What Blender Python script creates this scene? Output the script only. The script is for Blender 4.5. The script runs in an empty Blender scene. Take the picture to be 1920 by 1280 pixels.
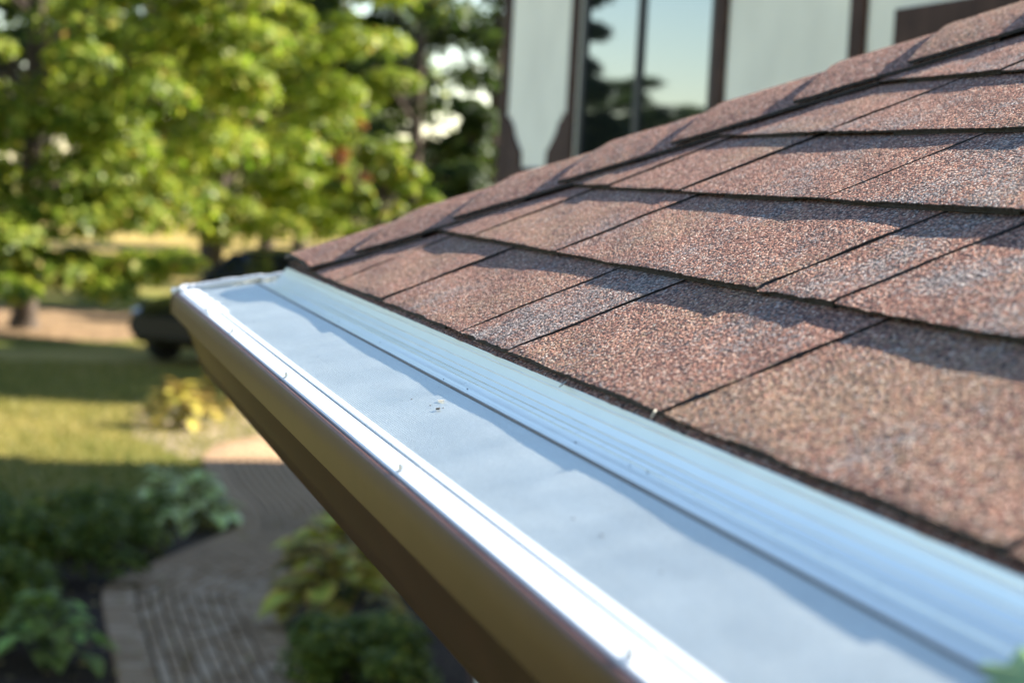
import bpy, bmesh, math, random
import numpy as np
from mathutils import Vector, Matrix

scene = bpy.context.scene
COL = scene.collection
R = math.radians

# ------------------------------------------------------------------ camera
CAM = Vector((3.0459, -0.3651, 0.1251))
YAW, PITCH, ROLL = R(12.516), R(4.027), R(3.203)
fw = Vector((-math.cos(YAW) * math.cos(PITCH), math.sin(YAW) * math.cos(PITCH), -math.sin(PITCH)))
rt = fw.cross(Vector((0, 0, 1))).normalized()
up = rt.cross(fw)
rt2 = rt * math.cos(ROLL) + up * math.sin(ROLL)
up2 = -rt * math.sin(ROLL) + up * math.cos(ROLL)
cam_data = bpy.data.cameras.new('camera')
cam = bpy.data.objects.new('camera', cam_data)
COL.objects.link(cam)
M3 = Matrix((rt2, up2, -fw)).transposed()
cam.matrix_world = Matrix.Translation(CAM) @ M3.to_4x4()
cam_data.sensor_width = 36
cam_data.lens = 4305 / 1920 * 36
cam_data.clip_start = 0.02
cam_data.clip_end = 2000
cam_data.dof.use_dof = True
cam_data.dof.focus_distance = 1.74
cam_data.dof.aperture_fstop = 8.8
scene.camera = cam

# ------------------------------------------------------------------ light
SUN = Vector((-0.12, 1.0, 0.645)).normalized()      # direction towards the sun
world = bpy.data.worlds.new('World')
scene.world = world
world.use_nodes = True
wn = world.node_tree.nodes
wl = world.node_tree.links
bg = wn['Background']
sky = wn.new('ShaderNodeTexSky')
sky.sky_type = 'NISHITA'
sky.sun_disc = False
sky.sun_elevation = math.asin(SUN.z)
sky.sun_rotation = math.atan2(SUN.x, SUN.y)
sky.air_density = 1.0
sky.dust_density = 0.0
sky.ozone_density = 1.1
bg.inputs['Strength'].default_value = 0.066
wl.new(sky.outputs[0], bg.inputs['Color'])
sun_data = bpy.data.lights.new('sun', 'SUN')
sun_data.energy = 5.0
sun_data.angle = R(0.53)
sun_data.color = (1.0, 0.93, 0.82)
sun = bpy.data.objects.new('sun', sun_data)
COL.objects.link(sun)
sun.rotation_euler = SUN.to_track_quat('Z', 'Y').to_euler()
scene.view_settings.view_transform = 'Standard'
scene.view_settings.look = 'None'
scene.view_settings.exposure = 2.28
scene.view_settings.gamma = 1.0
scene.render.engine = 'CYCLES'
scene.cycles.use_denoising = True
scene.cycles.max_bounces = 8
scene.cycles.transparent_max_bounces = 8
scene.cycles.sample_clamp_indirect = 6.0

GZ = -3.17                  # level of the ground; the eave edge is z = 0
TH = R(25.96)               # roof pitch
CT, ST = math.cos(TH), math.sin(TH)
EXP = 0.143                 # shingle exposure


# ------------------------------------------------------------------ helpers
def mesh_obj(name, verts, faces, mats, parent=None, idx=None, smooth=False, sharp=None, origin=None):
    me = bpy.data.meshes.new(name)
    me.from_pydata([tuple(v) for v in verts], [], faces)
    for m in (mats if isinstance(mats, (list, tuple)) else [mats]):
        me.materials.append(m)
    if idx is not None:
        me.polygons.foreach_set('material_index', idx)
    if smooth:
        me.polygons.foreach_set('use_smooth', [True] * len(me.polygons))
        if sharp is not None:
            me.set_sharp_from_angle(angle=sharp)
    me.update()
    return link(name, me, parent)


def link(name, me, parent=None):
    o = bpy.data.objects.new(name, me)
    COL.objects.link(o)
    if parent is not None:
        o.parent = parent
        base = parent
        off = Vector((0, 0, 0))
        while base is not None:
            off += base.location
            base = base.parent
        o.location = -off          # vertices are given in world space
    return o


def empty(name, loc, label, cat, group=None):
    o = bpy.data.objects.new(name, None)
    COL.objects.link(o)
    o.location = loc
    o.empty_display_size = 0.1
    return tag(o, label, cat, group)


def tag(o, label=None, cat=None, group=None, kind=None):
    if label: o['label'] = label
    if cat: o['category'] = cat
    if group: o['group'] = group
    if kind: o['kind'] = kind
    return o


def box(x0, x1, y0, y1, z0, z1):
    v = [(x0, y0, z0), (x1, y0, z0), (x1, y1, z0), (x0, y1, z0), (x0, y0, z1), (x1, y0, z1), (x1, y1, z1), (x0, y1, z1)]
    f = [(0, 3, 2, 1), (4, 5, 6, 7), (0, 1, 5, 4), (1, 2, 6, 5), (2, 3, 7, 6), (3, 0, 4, 7)]
    return v, f


def join(*parts):
    V, F = [], []
    for v, f in parts:
        n = len(V)
        V += list(v)
        F += [tuple(i + n for i in q) for q in f]
    return V, F


def bevel(o, w=0.005, seg=2):
    m = o.modifiers.new('bevel', 'BEVEL')
    m.width = w
    m.segments = seg
    m.limit_method = 'ANGLE'
    return o


def tube(pts, rads, n=8, closed_ends=True):
    V, F = [], []
    prev = None
    for i, p in enumerate(pts):
        p = Vector(p)
        a = Vector(pts[max(i - 1, 0)]); b = Vector(pts[min(i + 1, len(pts) - 1)])
        t = (b - a).normalized()
        ref = Vector((0, 0, 1)) if abs(t.z) < 0.9 else Vector((1, 0, 0))
        x = t.cross(ref).normalized(); y = t.cross(x)
        for k in range(n):
            an = 2 * math.pi * k / n
            V.append(p + (x * math.cos(an) + y * math.sin(an)) * rads[i])
    for i in range(len(pts) - 1):
        for k in range(n):
            F.append((i * n + k, i * n + (k + 1) % n, (i + 1) * n + (k + 1) % n, (i + 1) * n + k))
    if closed_ends:
        F.append(tuple(range(n))); F.append(tuple(range((len(pts) - 1) * n, len(pts) * n)))
    return V, F


# ------------------------------------------------------------------ materials
def mat(name):
    m = bpy.data.materials.new(name)
    m.use_nodes = True
    nt = m.node_tree
    b = nt.nodes['Principled BSDF']
    return m, nt, b


def N(nt, typ, **kw):
    n = nt.nodes.new(typ)
    for k, v in kw.items():
        if k.startswith('_'):
            n.inputs[k[1:].replace('_', ' ')].default_value = v
        else:
            setattr(n, k, v)
    return n


def coords(nt, scale=None, space='Object'):
    t = N(nt, 'ShaderNodeTexCoord')
    out = t.outputs[space]
    if scale is not None:
        mp = N(nt, 'ShaderNodeMapping')
        mp.inputs['Scale'].default_value = scale
        nt.links.new(out, mp.inputs[0])
        out = mp.outputs[0]
    return out


def ramp(nt, stops, fac=None, interp='LINEAR'):
    r = N(nt, 'ShaderNodeValToRGB')
    el = r.color_ramp.elements
    r.color_ramp.interpolation = interp
    while len(el) > 1:
        el.remove(el[0])
    for i, (p, c) in enumerate(stops):
        e = el[0] if i == 0 else el.new(p)
        e.position = p
        e.color = (c[0], c[1], c[2], 1)
    if fac is not None:
        nt.links.new(fac, r.inputs[0])
    return r


def simple(name, col, rough=0.6, metal=0.0, var=0.15, scale=20.0, bump=0.0, bscale=60.0, bdist=0.002, spec=0.5):
    m, nt, b = mat(name)
    co = coords(nt)
    no = N(nt, 'ShaderNodeTexNoise', _Scale=scale, _Detail=4.0)
    nt.links.new(co, no.inputs['Vector'])
    lo = [c * (1 - var) for c in col]; hi = [min(1, c * (1 + var)) for c in col]
    r = ramp(nt, [(0.3, lo), (0.7, hi)], no.outputs[0])
    nt.links.new(r.outputs[0], b.inputs['Base Color'])
    b.inputs['Roughness'].default_value = rough
    b.inputs['Metallic'].default_value = metal
    b.inputs['Specular IOR Level'].default_value = spec
    if bump:
        n2 = N(nt, 'ShaderNodeTexNoise', _Scale=bscale, _Detail=3.0)
        nt.links.new(co, n2.inputs['Vector'])
        bp = N(nt, 'ShaderNodeBump', _Strength=bump, _Distance=bdist)
        nt.links.new(n2.outputs[0], bp.inputs['Height'])
        nt.links.new(bp.outputs[0], b.inputs['Normal'])
    return m


def granule_mat():
    """asphalt shingle: ceramic granules of mixed colours, proportion drifting in patches"""
    m, nt, b = mat('shingle_granules')
    L = nt.links.new
    co = coords(nt)
    vo = N(nt, 'ShaderNodeTexVoronoi', _Scale=500.0, _Randomness=1.0)
    L(co, vo.inputs['Vector'])
    sep = N(nt, 'ShaderNodeSeparateColor'); L(vo.outputs['Color'], sep.inputs[0])
    # patches
    n1 = N(nt, 'ShaderNodeTexNoise', _Scale=9.0, _Detail=3.0, _Roughness=0.6); L(co, n1.inputs['Vector'])
    n2 = N(nt, 'ShaderNodeTexNoise', _Scale=40.0, _Detail=3.0, _Roughness=0.7); L(co, n2.inputs['Vector'])
    tone = N(nt, 'ShaderNodeAttribute', attribute_type='OBJECT', attribute_name='tone')
    # brown family
    brown = ramp(nt, [(0.0, (0.02, 0.013, 0.012)), (0.16, (0.09, 0.040, 0.030)), (0.38, (0.25, 0.102, 0.070)), (0.64, (0.41, 0.185, 0.122)),
                      (0.82, (0.57, 0.30, 0.195)), (0.93, (0.64, 0.44, 0.33)), (1.0, (0.80, 0.68, 0.57))], sep.outputs[0])
    grey = ramp(nt, [(0.0, (0.03, 0.03, 0.035)), (0.25, (0.12, 0.105, 0.105)), (0.5, (0.27, 0.19, 0.165)), (0.7, (0.37, 0.34, 0.33)),
                     (0.88, (0.50, 0.37, 0.29)), (1.0, (0.68, 0.65, 0.62))], sep.outputs[0])
    tan = ramp(nt, [(0.0, (0.10, 0.06, 0.045)), (0.3, (0.30, 0.17, 0.10)), (0.65, (0.42, 0.245, 0.14)), (0.9, (0.50, 0.36, 0.24)), (1.0, (0.62, 0.55, 0.46))], sep.outputs[0])
    # grey share
    n1s = N(nt, 'ShaderNodeMapRange', clamp=False); n1s.inputs[1].default_value = 0.25; n1s.inputs[2].default_value = 0.75; n1s.inputs[3].default_value = 0.05; n1s.inputs[4].default_value = 0.95; L(n1.outputs[0], n1s.inputs[0])
    a = N(nt, 'ShaderNodeMath', operation='ADD'); L(n1s.outputs[0], a.inputs[0]); L(tone.outputs['Fac'], a.inputs[1])
    a2 = N(nt, 'ShaderNodeMath', operation='MULTIPLY_ADD'); L(n2.outputs[0], a2.inputs[0]); a2.inputs[1].default_value = 0.25; L(a.outputs[0], a2.inputs[2])
    gs = N(nt, 'ShaderNodeMapRange'); gs.inputs[1].default_value = 0.65; gs.inputs[2].default_value = 1.12; L(a2.outputs[0], gs.inputs[0])
    gp = N(nt, 'ShaderNodeMath', operation='GREATER_THAN'); L(gs.outputs[0], gp.inputs[0]); L(sep.outputs[1], gp.inputs[1])
    mx = N(nt, 'ShaderNodeMix', data_type='RGBA'); L(gp.outputs[0], mx.inputs[0]); L(brown.outputs[0], mx.inputs[6]); L(grey.outputs[0], mx.inputs[7])
    # tan share
    tt = N(nt, 'ShaderNodeAttribute', attribute_type='OBJECT', attribute_name='tan')
    n3 = N(nt, 'ShaderNodeTexNoise', _Scale=6.0, _Detail=2.0); 
    mp = N(nt, 'ShaderNodeMapping'); mp.inputs['Location'].default_value = (7.3, 2.1, 4.4); L(co, mp.inputs[0]); L(mp.outputs[0], n3.inputs['Vector'])
    b1 = N(nt, 'ShaderNodeMath', operation='ADD'); L(n3.outputs[0], b1.inputs[0]); L(tt.outputs['Fac'], b1.inputs[1])
    ts = N(nt, 'ShaderNodeMapRange'); ts.inputs[1].default_value = 0.5; ts.inputs[2].default_value = 0.95; L(b1.outputs[0], ts.inputs[0])
    tp = N(nt, 'ShaderNodeMath', operation='GREATER_THAN'); L(ts.outputs[0], tp.inputs[0]); L(sep.outputs[2], tp.inputs[1])
    mx2 = N(nt, 'ShaderNodeMix', data_type='RGBA'); L(tp.outputs[0], mx2.inputs[0]); L(mx.outputs[2], mx2.inputs[6]); L(tan.outputs[0], mx2.inputs[7])
    # bare asphalt shows between the granules
    gapm = N(nt, 'ShaderNodeMapRange'); gapm.inputs[1].default_value = 0.50; gapm.inputs[2].default_value = 0.72; L(vo.outputs['Distance'], gapm.inputs[0])
    mx3 = N(nt, 'ShaderNodeMix', data_type='RGBA'); L(gapm.outputs[0], mx3.inputs[0]); L(mx2.outputs[2], mx3.inputs[6]); mx3.inputs[7].default_value = (0.03, 0.02, 0.017, 1)
    L(mx3.outputs[2], b.inputs['Base Color'])
    b.inputs['Roughness'].default_value = 0.7
    b.inputs['Specular IOR Level'].default_value = 0.2
    # relief: every granule a bump, plus a little unevenness
    inv = N(nt, 'ShaderNodeMath', operation='SUBTRACT'); inv.inputs[0].default_value = 1.0; L(vo.outputs['Distance'], inv.inputs[1])
    bp = N(nt, 'ShaderNodeBump', _Strength=1.0, _Distance=0.0016); L(inv.outputs[0], bp.inputs['Height'])
    hgt = N(nt, 'ShaderNodeTexNoise', _Scale=260.0, _Detail=3.0, _Roughness=0.7); L(co, hgt.inputs['Vector'])
    bp2 = N(nt, 'ShaderNodeBump', _Strength=0.8, _Distance=0.002); L(hgt.outputs[0], bp2.inputs['Height']); L(bp.outputs[0], bp2.inputs['Normal'])
    L(bp2.outputs[0], b.inputs['Normal'])
    return m


def leaf_mat(name, cols, trans, mixf=0.45, rough=0.5):
    m, nt, b = mat(name)
    L = nt.links.new
    g = N(nt, 'ShaderNodeNewGeometry')
    r = ramp(nt, cols, g.outputs['Random Per Island'])
    L(r.outputs[0], b.inputs['Base Color'])
    b.inputs['Roughness'].default_value = rough
    b.inputs['Specular IOR Level'].default_value = 0.2
    t = N(nt, 'ShaderNodeBsdfTranslucent')
    r2 = ramp(nt, trans, g.outputs['Random Per Island'])
    L(r2.outputs[0], t.inputs['Color'])
    mx = N(nt, 'ShaderNodeMixShader'); mx.inputs[0].default_value = mixf
    L(b.outputs[0], mx.inputs[1]); L(t.outputs[0], mx.inputs[2])
    L(mx.outputs[0], nt.nodes['Material Output'].inputs['Surface'])
    return m


MAT = {}
MAT['granule'] = granule_mat()
MAT['asphalt'] = simple('asphalt_edge', (0.022, 0.018, 0.015), 0.8, var=0.7, scale=400, bump=1.0, bscale=500, bdist=0.001)
MAT['deck'] = simple('roof_underlay', (0.03, 0.025, 0.022), 0.9)
MAT['brown_metal'] = simple('brown_gutter_paint', (0.052, 0.021, 0.014), 0.38, var=0.12, scale=14, bump=0.05, bscale=22, spec=0.11)
MAT['brown_board'] = simple('brown_board', (0.07, 0.048, 0.04), 0.6, var=0.2, scale=10)


def alu(name, col, rough, aniso_scale=None, metal=1.0, diffuse=0.0):
    m, nt, b = mat(name)
    L = nt.links.new
    co = coords(nt)
    no = N(nt, 'ShaderNodeTexNoise', _Scale=14.0, _Detail=5.0, _Roughness=0.6); L(co, no.inputs['Vector'])
    r = ramp(nt, [(0.25, [c * 0.93 for c in col]), (0.75, col)], no.outputs[0])
    L(r.outputs[0], b.inputs['Base Color'])
    b.inputs['Metallic'].default_value = metal
    mr = N(nt, 'ShaderNodeMapRange'); mr.inputs[3].default_value = rough * 0.85; mr.inputs[4].default_value = rough * 1.15
    L(no.outputs[0], mr.inputs[0]); L(mr.outputs[0], b.inputs['Roughness'])
    return m, nt, b


MAT['alu'], _, _ = alu('mill_aluminium', (0.76, 0.79, 0.76), 0.29, metal=1.0)
MAT['strip'], _, _ = alu('bright_aluminium_strip', (0.88, 0.89, 0.90), 0.40, metal=0.3)


def mesh_screen_mat():
    m, nt, b = alu('stainless_micro_mesh', (0.68, 0.72, 0.68), 0.42, metal=0.985)
    L = nt.links.new
    co = coords(nt)
    w1 = N(nt, 'ShaderNodeTexWave', wave_type='BANDS', bands_direction='X', _Scale=180.0, _Distortion=0.6); L(co, w1.inputs['Vector'])
    w2 = N(nt, 'ShaderNodeTexWave', wave_type='BANDS', bands_direction='Y', _Scale=180.0, _Distortion=0.6); L(co, w2.inputs['Vector'])
    mx = N(nt, 'ShaderNodeMath', operation='MAXIMUM'); L(w1.outputs['Fac'], mx.inputs[0]); L(w2.outputs['Fac'], mx.inputs[1])
    gr = N(nt, 'ShaderNodeTexNoise', _Scale=420.0, _Detail=2.0, _Roughness=0.7); L(co, gr.inputs['Vector'])
    st_ = N(nt, 'ShaderNodeTexNoise', _Scale=30.0, _Detail=4.0, _Roughness=0.6)
    mp = N(nt, 'ShaderNodeMapping'); mp.inputs['Scale'].default_value = (0.25, 1.6, 1.0); L(co, mp.inputs[0]); L(mp.outputs[0], st_.inputs['Vector'])
    ad = N(nt, 'ShaderNodeMath', operation='MULTIPLY_ADD'); L(gr.outputs[0], ad.inputs[0]); ad.inputs[1].default_value = 1.2; L(mx.outputs[0], ad.inputs[2])
    bp = N(nt, 'ShaderNodeBump', _Strength=0.8, _Distance=0.0004); L(ad.outputs[0], bp.inputs['Height'])
    L(bp.outputs[0], b.inputs['Normal'])
    old = b.inputs['Base Color'].links[0].from_socket
    wv = N(nt, 'ShaderNodeMapRange'); wv.inputs[3].default_value = 0.72; wv.inputs[4].default_value = 1.12; L(gr.outputs[0], wv.inputs[0])
    w3 = N(nt, 'ShaderNodeMapRange'); w3.inputs[1].default_value = 0.3; w3.inputs[2].default_value = 0.7; w3.inputs[3].default_value = 0.95; w3.inputs[4].default_value = 1.04; L(st_.outputs[0], w3.inputs[0])
    wm = N(nt, 'ShaderNodeMath', operation='MULTIPLY'); L(wv.outputs[0], wm.inputs[0]); L(w3.outputs[0], wm.inputs[1])
    vm = N(nt, 'ShaderNodeVectorMath', operation='SCALE'); L(old, vm.inputs[0]); L(wm.outputs[0], vm.inputs['Scale'])
    L(vm.outputs[0], b.inputs['Base Color'])
    return m


MAT['screen'] = mesh_screen_mat()
MAT['sealant'] = simple('white_sealant', (0.78, 0.78, 0.78), 0.4, var=0.05, bump=0.4, bscale=120)
MAT['stucco'] = simple('pale_stucco', (0.88, 0.85, 0.72), 0.9, var=0.07, scale=2.2, bump=0.6, bscale=90, bdist=0.004)
MAT['timber'] = simple('dark_brown_timber', (0.062, 0.034, 0.026), 0.8, var=0.25, scale=12, bump=0.3, bscale=40, spec=0.2)
MAT['frame'] = simple('dark_window_frame', (0.030, 0.032, 0.036), 0.5, var=0.1, spec=0.2)
MAT['soffit'] = simple('soffit_board', (0.35, 0.3, 0.26), 0.7)

# ------------------------------------------------------------------ roof
roof = empty('shingle_roof', (2.5, 2.5, 0.0), 'brown asphalt shingle hip roof above the gutter with its mesh guard', 'roof')
rng = random.Random(7)


def rp(u, v, h):
    return (u, v * CT - h * ST, v * ST + h * CT)


def rp2(u, v, h):
    return (v * CT - h * ST, u, v * ST + h * CT)


def smooth_noise(seed):
    r = random.Random(seed)
    a = [(r.uniform(-1, 1), r.uniform(8, 60), r.uniform(0, 6.28)) for _ in range(4)]
    return lambda x: sum(k * math.sin(f * x + p) for k, f, p in a) / 2


def tab(u0, u1, k, hL, hR, thick, du, tone=0.0, tan=0.0, back=None, first=False, fn=rp, seed=0, upper=0.035):
    r = random.Random(seed)
    sn = smooth_noise(seed); sn2 = smooth_noise(seed + 99)
    v0 = k * EXP
    length = EXP + upper
    nu = max(4, int((u1 - u0) / du))
    vs = [0, 0.006, 0.022, 0.038, 0.054, 0.070, 0.086, 0.102, 0.120, 0.140, length] if du < 0.02 else [0, 0.006, 0.05, 0.10, length]
    V, F, I = [], [], []
    gap = 0.0005
    slope = -0.0056 / EXP
    for i in range(nu + 1):
        t = i / nu
        jag = r.uniform(-0.0009, 0.0009) * (0.7 if k == 0 else 1.0) + 0.0010 * sn(t * 0.4 + u0)
        for j, dv in enumerate(vs):
            v = v0 + dv
            ul = max(u0, v * CT) if first else u0
            u = ul + gap + (u1 - gap - ul) * t
            if i in (0, nu):
                u += r.uniform(-0.0011, 0.0011) + 0.0012 * sn2(dv * 9 + u0)
            h = hL + (hR - hL) * t ** 1.5 + slope * dv + 0.0007 * sn2(u * 0.5 + dv * 2)
            if j == 0:
                h -= 0.0002 + r.uniform(0, 0.0003)
                v += jag
            V.append(fn(u, v, h))
        # underside: front, back
        v = v0 + jag + 0.0004
        ul = max(u0, v * CT) if first else u0
        u = ul + gap + (u1 - gap - ul) * t
        h = hL + (hR - hL) * t ** 1.5
        V.append(fn(u, v, h - thick))
        ul = max(u0, (v0 + length) * CT) if first else u0
        u = ul + gap + (u1 - gap - ul) * t
        V.append(fn(u, v0 + length, h + slope * length - 0.002))
    n = len(vs) + 2
    J = len(vs)
    for i in range(nu):
        a = i * n; b = a + n
        for j in range(J - 1):
            F.append((a + j, b + j, b + j + 1, a + j + 1)); I.append(0)
        F.append((a + J, b + J, b, a)); I.append(1)
        F.append((a + J, a + J + 1, b + J + 1, b + J)); I.append(1)
    for a in (0, nu * n):
        F.append(tuple([a + j for j in range(J)] + [a + J + 1, a + J])); I.append(1)
    if back:
        b0, b1 = back
        m0 = len(V)
        nb = max(3, int((b1 - b0) / (du * 1.5)))
        for i in range(nb + 1):
            t = i / nb
            u = b0 + (b1 - b0) * t
            tt = min(1, max(0, (u - u0) / (u1 - u0)))
            h = hL + (hR - hL) * tt ** 1.5 - thick - 0.0004
            v = v0 + 0.0012 + r.uniform(-0.0006, 0.0006)
            V += [fn(u, v, h), fn(u, v, h - 0.0028), fn(u, v0 + 0.10, h - 0.0048), fn(u, v0 + 0.10, h - 0.0076)]
        for i in range(nb):
            a = m0 + i * 4; b = a + 4
            F.append((a + 1, b + 1, b, a)); I.append(1)
            F.append((a, b, b + 2, a + 2)); I.append(1)
            F.append((a + 1, a + 3, b + 3, b + 1)); I.append(1)
        F.append((m0, m0 + 1, m0 + 3, m0 + 2)); I.append(1)
        e = m0 + nb * 4
        F.append((e, e + 1, e + 3, e + 2)); I.append(1)
    o = mesh_obj('shingle', V, F, [MAT['granule'], MAT['asphalt']], roof, I)
    o['tone'] = tone
    o['tan'] = tan
    return o


UMAX = 3.7
ROWS = {
    0: ([0.0, 0.457, 0.79, 1.203, 1.39, 1.80, 2.262], {3: (0.24, -0.2), 4: (0.06, 0.10), 5: (-0.08, 0.26), 2: (0.03, 0.05), 0: (-0.1, 0.0)}),
    1: ([0.0, 0.60, 0.985, 1.568, 1.715, 2.22], {2: (0.02, 0.05), 3: (0.16, -0.05), 4: (0.05, 0.05)}),
    2: ([0.0, 0.67, 0.94, 1.336, 1.78], {1: (-0.05, 0.05), 2: (0.04, 0.05), 3: (0.16, -0.05)}),
    3: ([0.0, 0.64, 0.981, 1.46], {1: (-0.05, 0.08), 2: (0.05, 0.05)}),
    4: ([0.0, 0.75, 1.075, 1.5], {2: (0.2, -0.1)}),
}
NROWS = 19
for k in range(NROWS):
    v0 = k * EXP
    if k in ROWS:
        cuts, tones = list(ROWS[k][0]), ROWS[k][1]
    else:
        cuts, tones = [0.0], {}
    start = v0 * CT
    while cuts[-1] < UMAX:
        base = max(cuts[-1], start)
        cuts.append(base + rng.uniform(0.22, 0.52))
    tabs = [(max(a, start), b, i) for i, (a, b) in enumerate(zip(cuts[:-1], cuts[1:])) if b > start + 0.16]
    for n, (a, b, i) in enumerate(tabs):
        near = k <= 5
        tn = tones.get(i, (rng.uniform(-0.2, 0.12), rng.uniform(-0.1, 0.18)))
        bk = None
        if near:
            w = b - a
            b0 = a + w * rng.uniform(0.02, 0.35); b1 = b - 0.003 if rng.random() < 0.7 else a + w * 0.8
            bk = (b0, b1)
        tab(a, b, k, rng.uniform(-0.0021, -0.0011), rng.uniform(-0.0005, 0.0005), rng.uniform(0.0024, 0.0029), 0.005 if near else 0.06,
            tn[0], tn[1], bk, first=(n == 0), seed=k * 100 + i, upper=0.035)
    # the slope on the other side of the hip
    c = start
    n = 0
    while c < 3.3:
        b = c + rng.uniform(0.3, 0.55)
        tab(c, b, k, -0.003, 0.0, 0.003, 0.06, rng.uniform(-0.1, 0.1), 0.0, None, first=(n == 0), fn=rp2, seed=5000 + k * 50 + n)
        c = b
        n += 1

# decking under the shingles (two slopes)
VM = NROWS * EXP
hd = -0.0145
Vd, Fd = [], []
for fn in (rp, rp2):
    n = len(Vd)
    Vd += [fn(0.004, 0.008, hd), fn(UMAX, 0.008, hd), fn(UMAX, VM, hd), fn(VM * CT, VM, hd),
           fn(0.02, 0.02, hd - 0.02), fn(UMAX, 0.02, hd - 0.02), fn(UMAX, VM, hd - 0.02), fn(VM * CT, VM, hd - 0.02)]
    Fd += [(n, n + 1, n + 2, n + 3), (n + 4, n + 7, n + 6, n + 5), (n, n + 4, n + 5, n + 1), (n + 1, n + 5, n + 6, n + 2), (n + 2, n + 6, n + 7, n + 3)]
mesh_obj('roof_deck', Vd, Fd, MAT['deck'], roof)
# starter strip: the brown line that shows below the first course
for fn in (rp, rp2):
    V, F, I = [], [], []
    nn = 300
    sn = smooth_noise(3)
    for i in range(nn + 1):
        u = 0.01 + (UMAX - 0.01) * i / nn
        j = rng.uniform(-0.0005, 0.0005) + 0.0008 * sn(u)
        vb = min(0.18, max(0.0, (u - 0.012) / CT))
        V += [fn(u, -0.0040 + j, -0.0064), fn(u, -0.0040 + j, -0.0088), fn(u, vb, -0.0100), fn(u, vb, -0.0130)]
    for i in range(nn):
        a = i * 4; b = a + 4
        F += [(a, b, b + 2, a + 2), (a + 1, b + 1, b, a), (a + 1, a + 3, b + 3, b + 1)]; I += [0, 0, 1]
    o = mesh_obj('starter_strip', V, F, [MAT['granule'], MAT['asphalt']], roof, I)
    o['tone'] = -0.2; o['tan'] = 0.0

# hip caps
tdir = Vector((1, 1, math.tan(TH))).normalized()
Lp = math.sqrt(1 + 1 / CT ** 2)
cu, cv = (1 / CT) / Lp, -1 / Lp
w1 = Vector(rp(cu, cv, 0)); w2 = Vector((w1.y, w1.x, w1.z))
ncap = Vector((-ST, -ST, CT + CT)).normalized()
ncap = tdir.cross((w1 - w2).normalized()); ncap = ncap if ncap.z > 0 else -ncap
sv = (w1 - w2) / 2; gv = (w1 + w2) / 2
CAPS = [-0.004, 0.241, 0.387, 0.534, 0.687, 0.841, 0.977] + [1.12 + 0.147 * i for i in range(16)]
WID = 0.190
for ci, s0 in enumerate(CAPS):
    first = ci == 0
    nxt = CAPS[ci + 1] if ci + 1 < len(CAPS) else s0 + 0.147
    s1 = nxt + 0.10
    ns = 14 if ci < 9 else 3
    na = 28 if ci < 9 else 10
    V, F, I = [], [], []
    r0 = 0.030
    sn = smooth_noise(300 + ci); sn2 = smooth_noise(400 + ci)
    W = WID + rng.uniform(-0.004, 0.004)
    for layer in (0, 1):
        for i in range(ns + 1):
            t = i / ns
            s = s0 + (s1 - s0) * t
            for j in range(na + 1):
                a = -W + 2 * W * j / na
                wav = 0.0006 * sn(s * 3 + a) + 0.001 * sn2(a * 2 + s)
                lift = 0.0070 + 0.0105 * (1 - (a / W) ** 2) - 0.0100 * t - (0.0036 if layer else 0.0) + wav * 0.6
                edge = (abs(a) / W) ** 2
                lift += edge * 0.0012
                if first:
                    lift += edge * 0.004 * math.sin(min(1, max(0, (s - s0) / 0.30)) * math.pi) ** 2
                sj = s + (rng.uniform(-0.0008, 0.0008) if i == 0 else 0)
                aa = a + (0.0014 * sn(s * 2.0) + rng.uniform(-0.0006, 0.0006) if j in (0, na) else 0)
                # the first cap is cut to the corner: pull its lower end in to the eave lines
                if first:
                    lim = (s / 1.4964) * 0 + 1
                    # keep plan inside the eave lines (y >= 0 on this slope)
                    g = math.sqrt(aa * aa + r0 * r0)
                    P = tdir * sj + sv * aa + gv * g + ncap * lift
                    low = min(P.x, P.y)
                    if low < -0.004:
                        need = (-0.004 - low)
                        P = P + tdir * (need / tdir.x)
                    V.append(P)
                    continue
                g = math.sqrt(aa * aa + r0 * r0)
                V.append(tdir * sj + sv * aa + gv * g + ncap * lift)
    n1 = (ns + 1) * (na + 1)
    for i in range(ns):
        for j in range(na):
            a = i * (na + 1) + j; b = a + na + 1
            F.append((a, a + 1, b + 1, b)); I.append(0)
            F.append((n1 + a, n1 + b, n1 + b + 1, n1 + a + 1)); I.append(1)
    for j in range(na):
        F.append((j, n1 + j, n1 + j + 1, j + 1)); I.append(1)
    for i in range(ns):
        for j in (0, na):
            a = i * (na + 1) + j; b = a + na + 1
            F.append((a, b, n1 + b, n1 + a)); I.append(1)
    o = mesh_obj('ridge_cap', V, F, [MAT['granule'], MAT['asphalt']], roof, I)
    o['tone'] = rng.uniform(-0.25, -0.08); o['tan'] = rng.uniform(-0.05, 0.1)


# ------------------------------------------------------------------ gutter, guard
def sweep(profile, xend=3.7, yend=3.3):
    """profile of (offset, z); runs along the eave, round the mitre and up the side eave"""
    V, F = [], []
    n = len(profile)
    xs = [xend, 2.6, 2.2, 1.8, 1.4, 1.0, 0.6, 0.2]
    for x in xs:
        for o, z in profile: V.append((x, o, z))
    for o, z in profile: V.append((o, o, z))
    for y in (0.4, 1.4, yend):
        for o, z in profile: V.append((o, y, z))
    for i in range(len(xs) + 3):
        for j in range(n - 1):
            a = i * n + j
            F.append((a, a + 1, a + n + 1, a + n))
    return V, F


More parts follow.
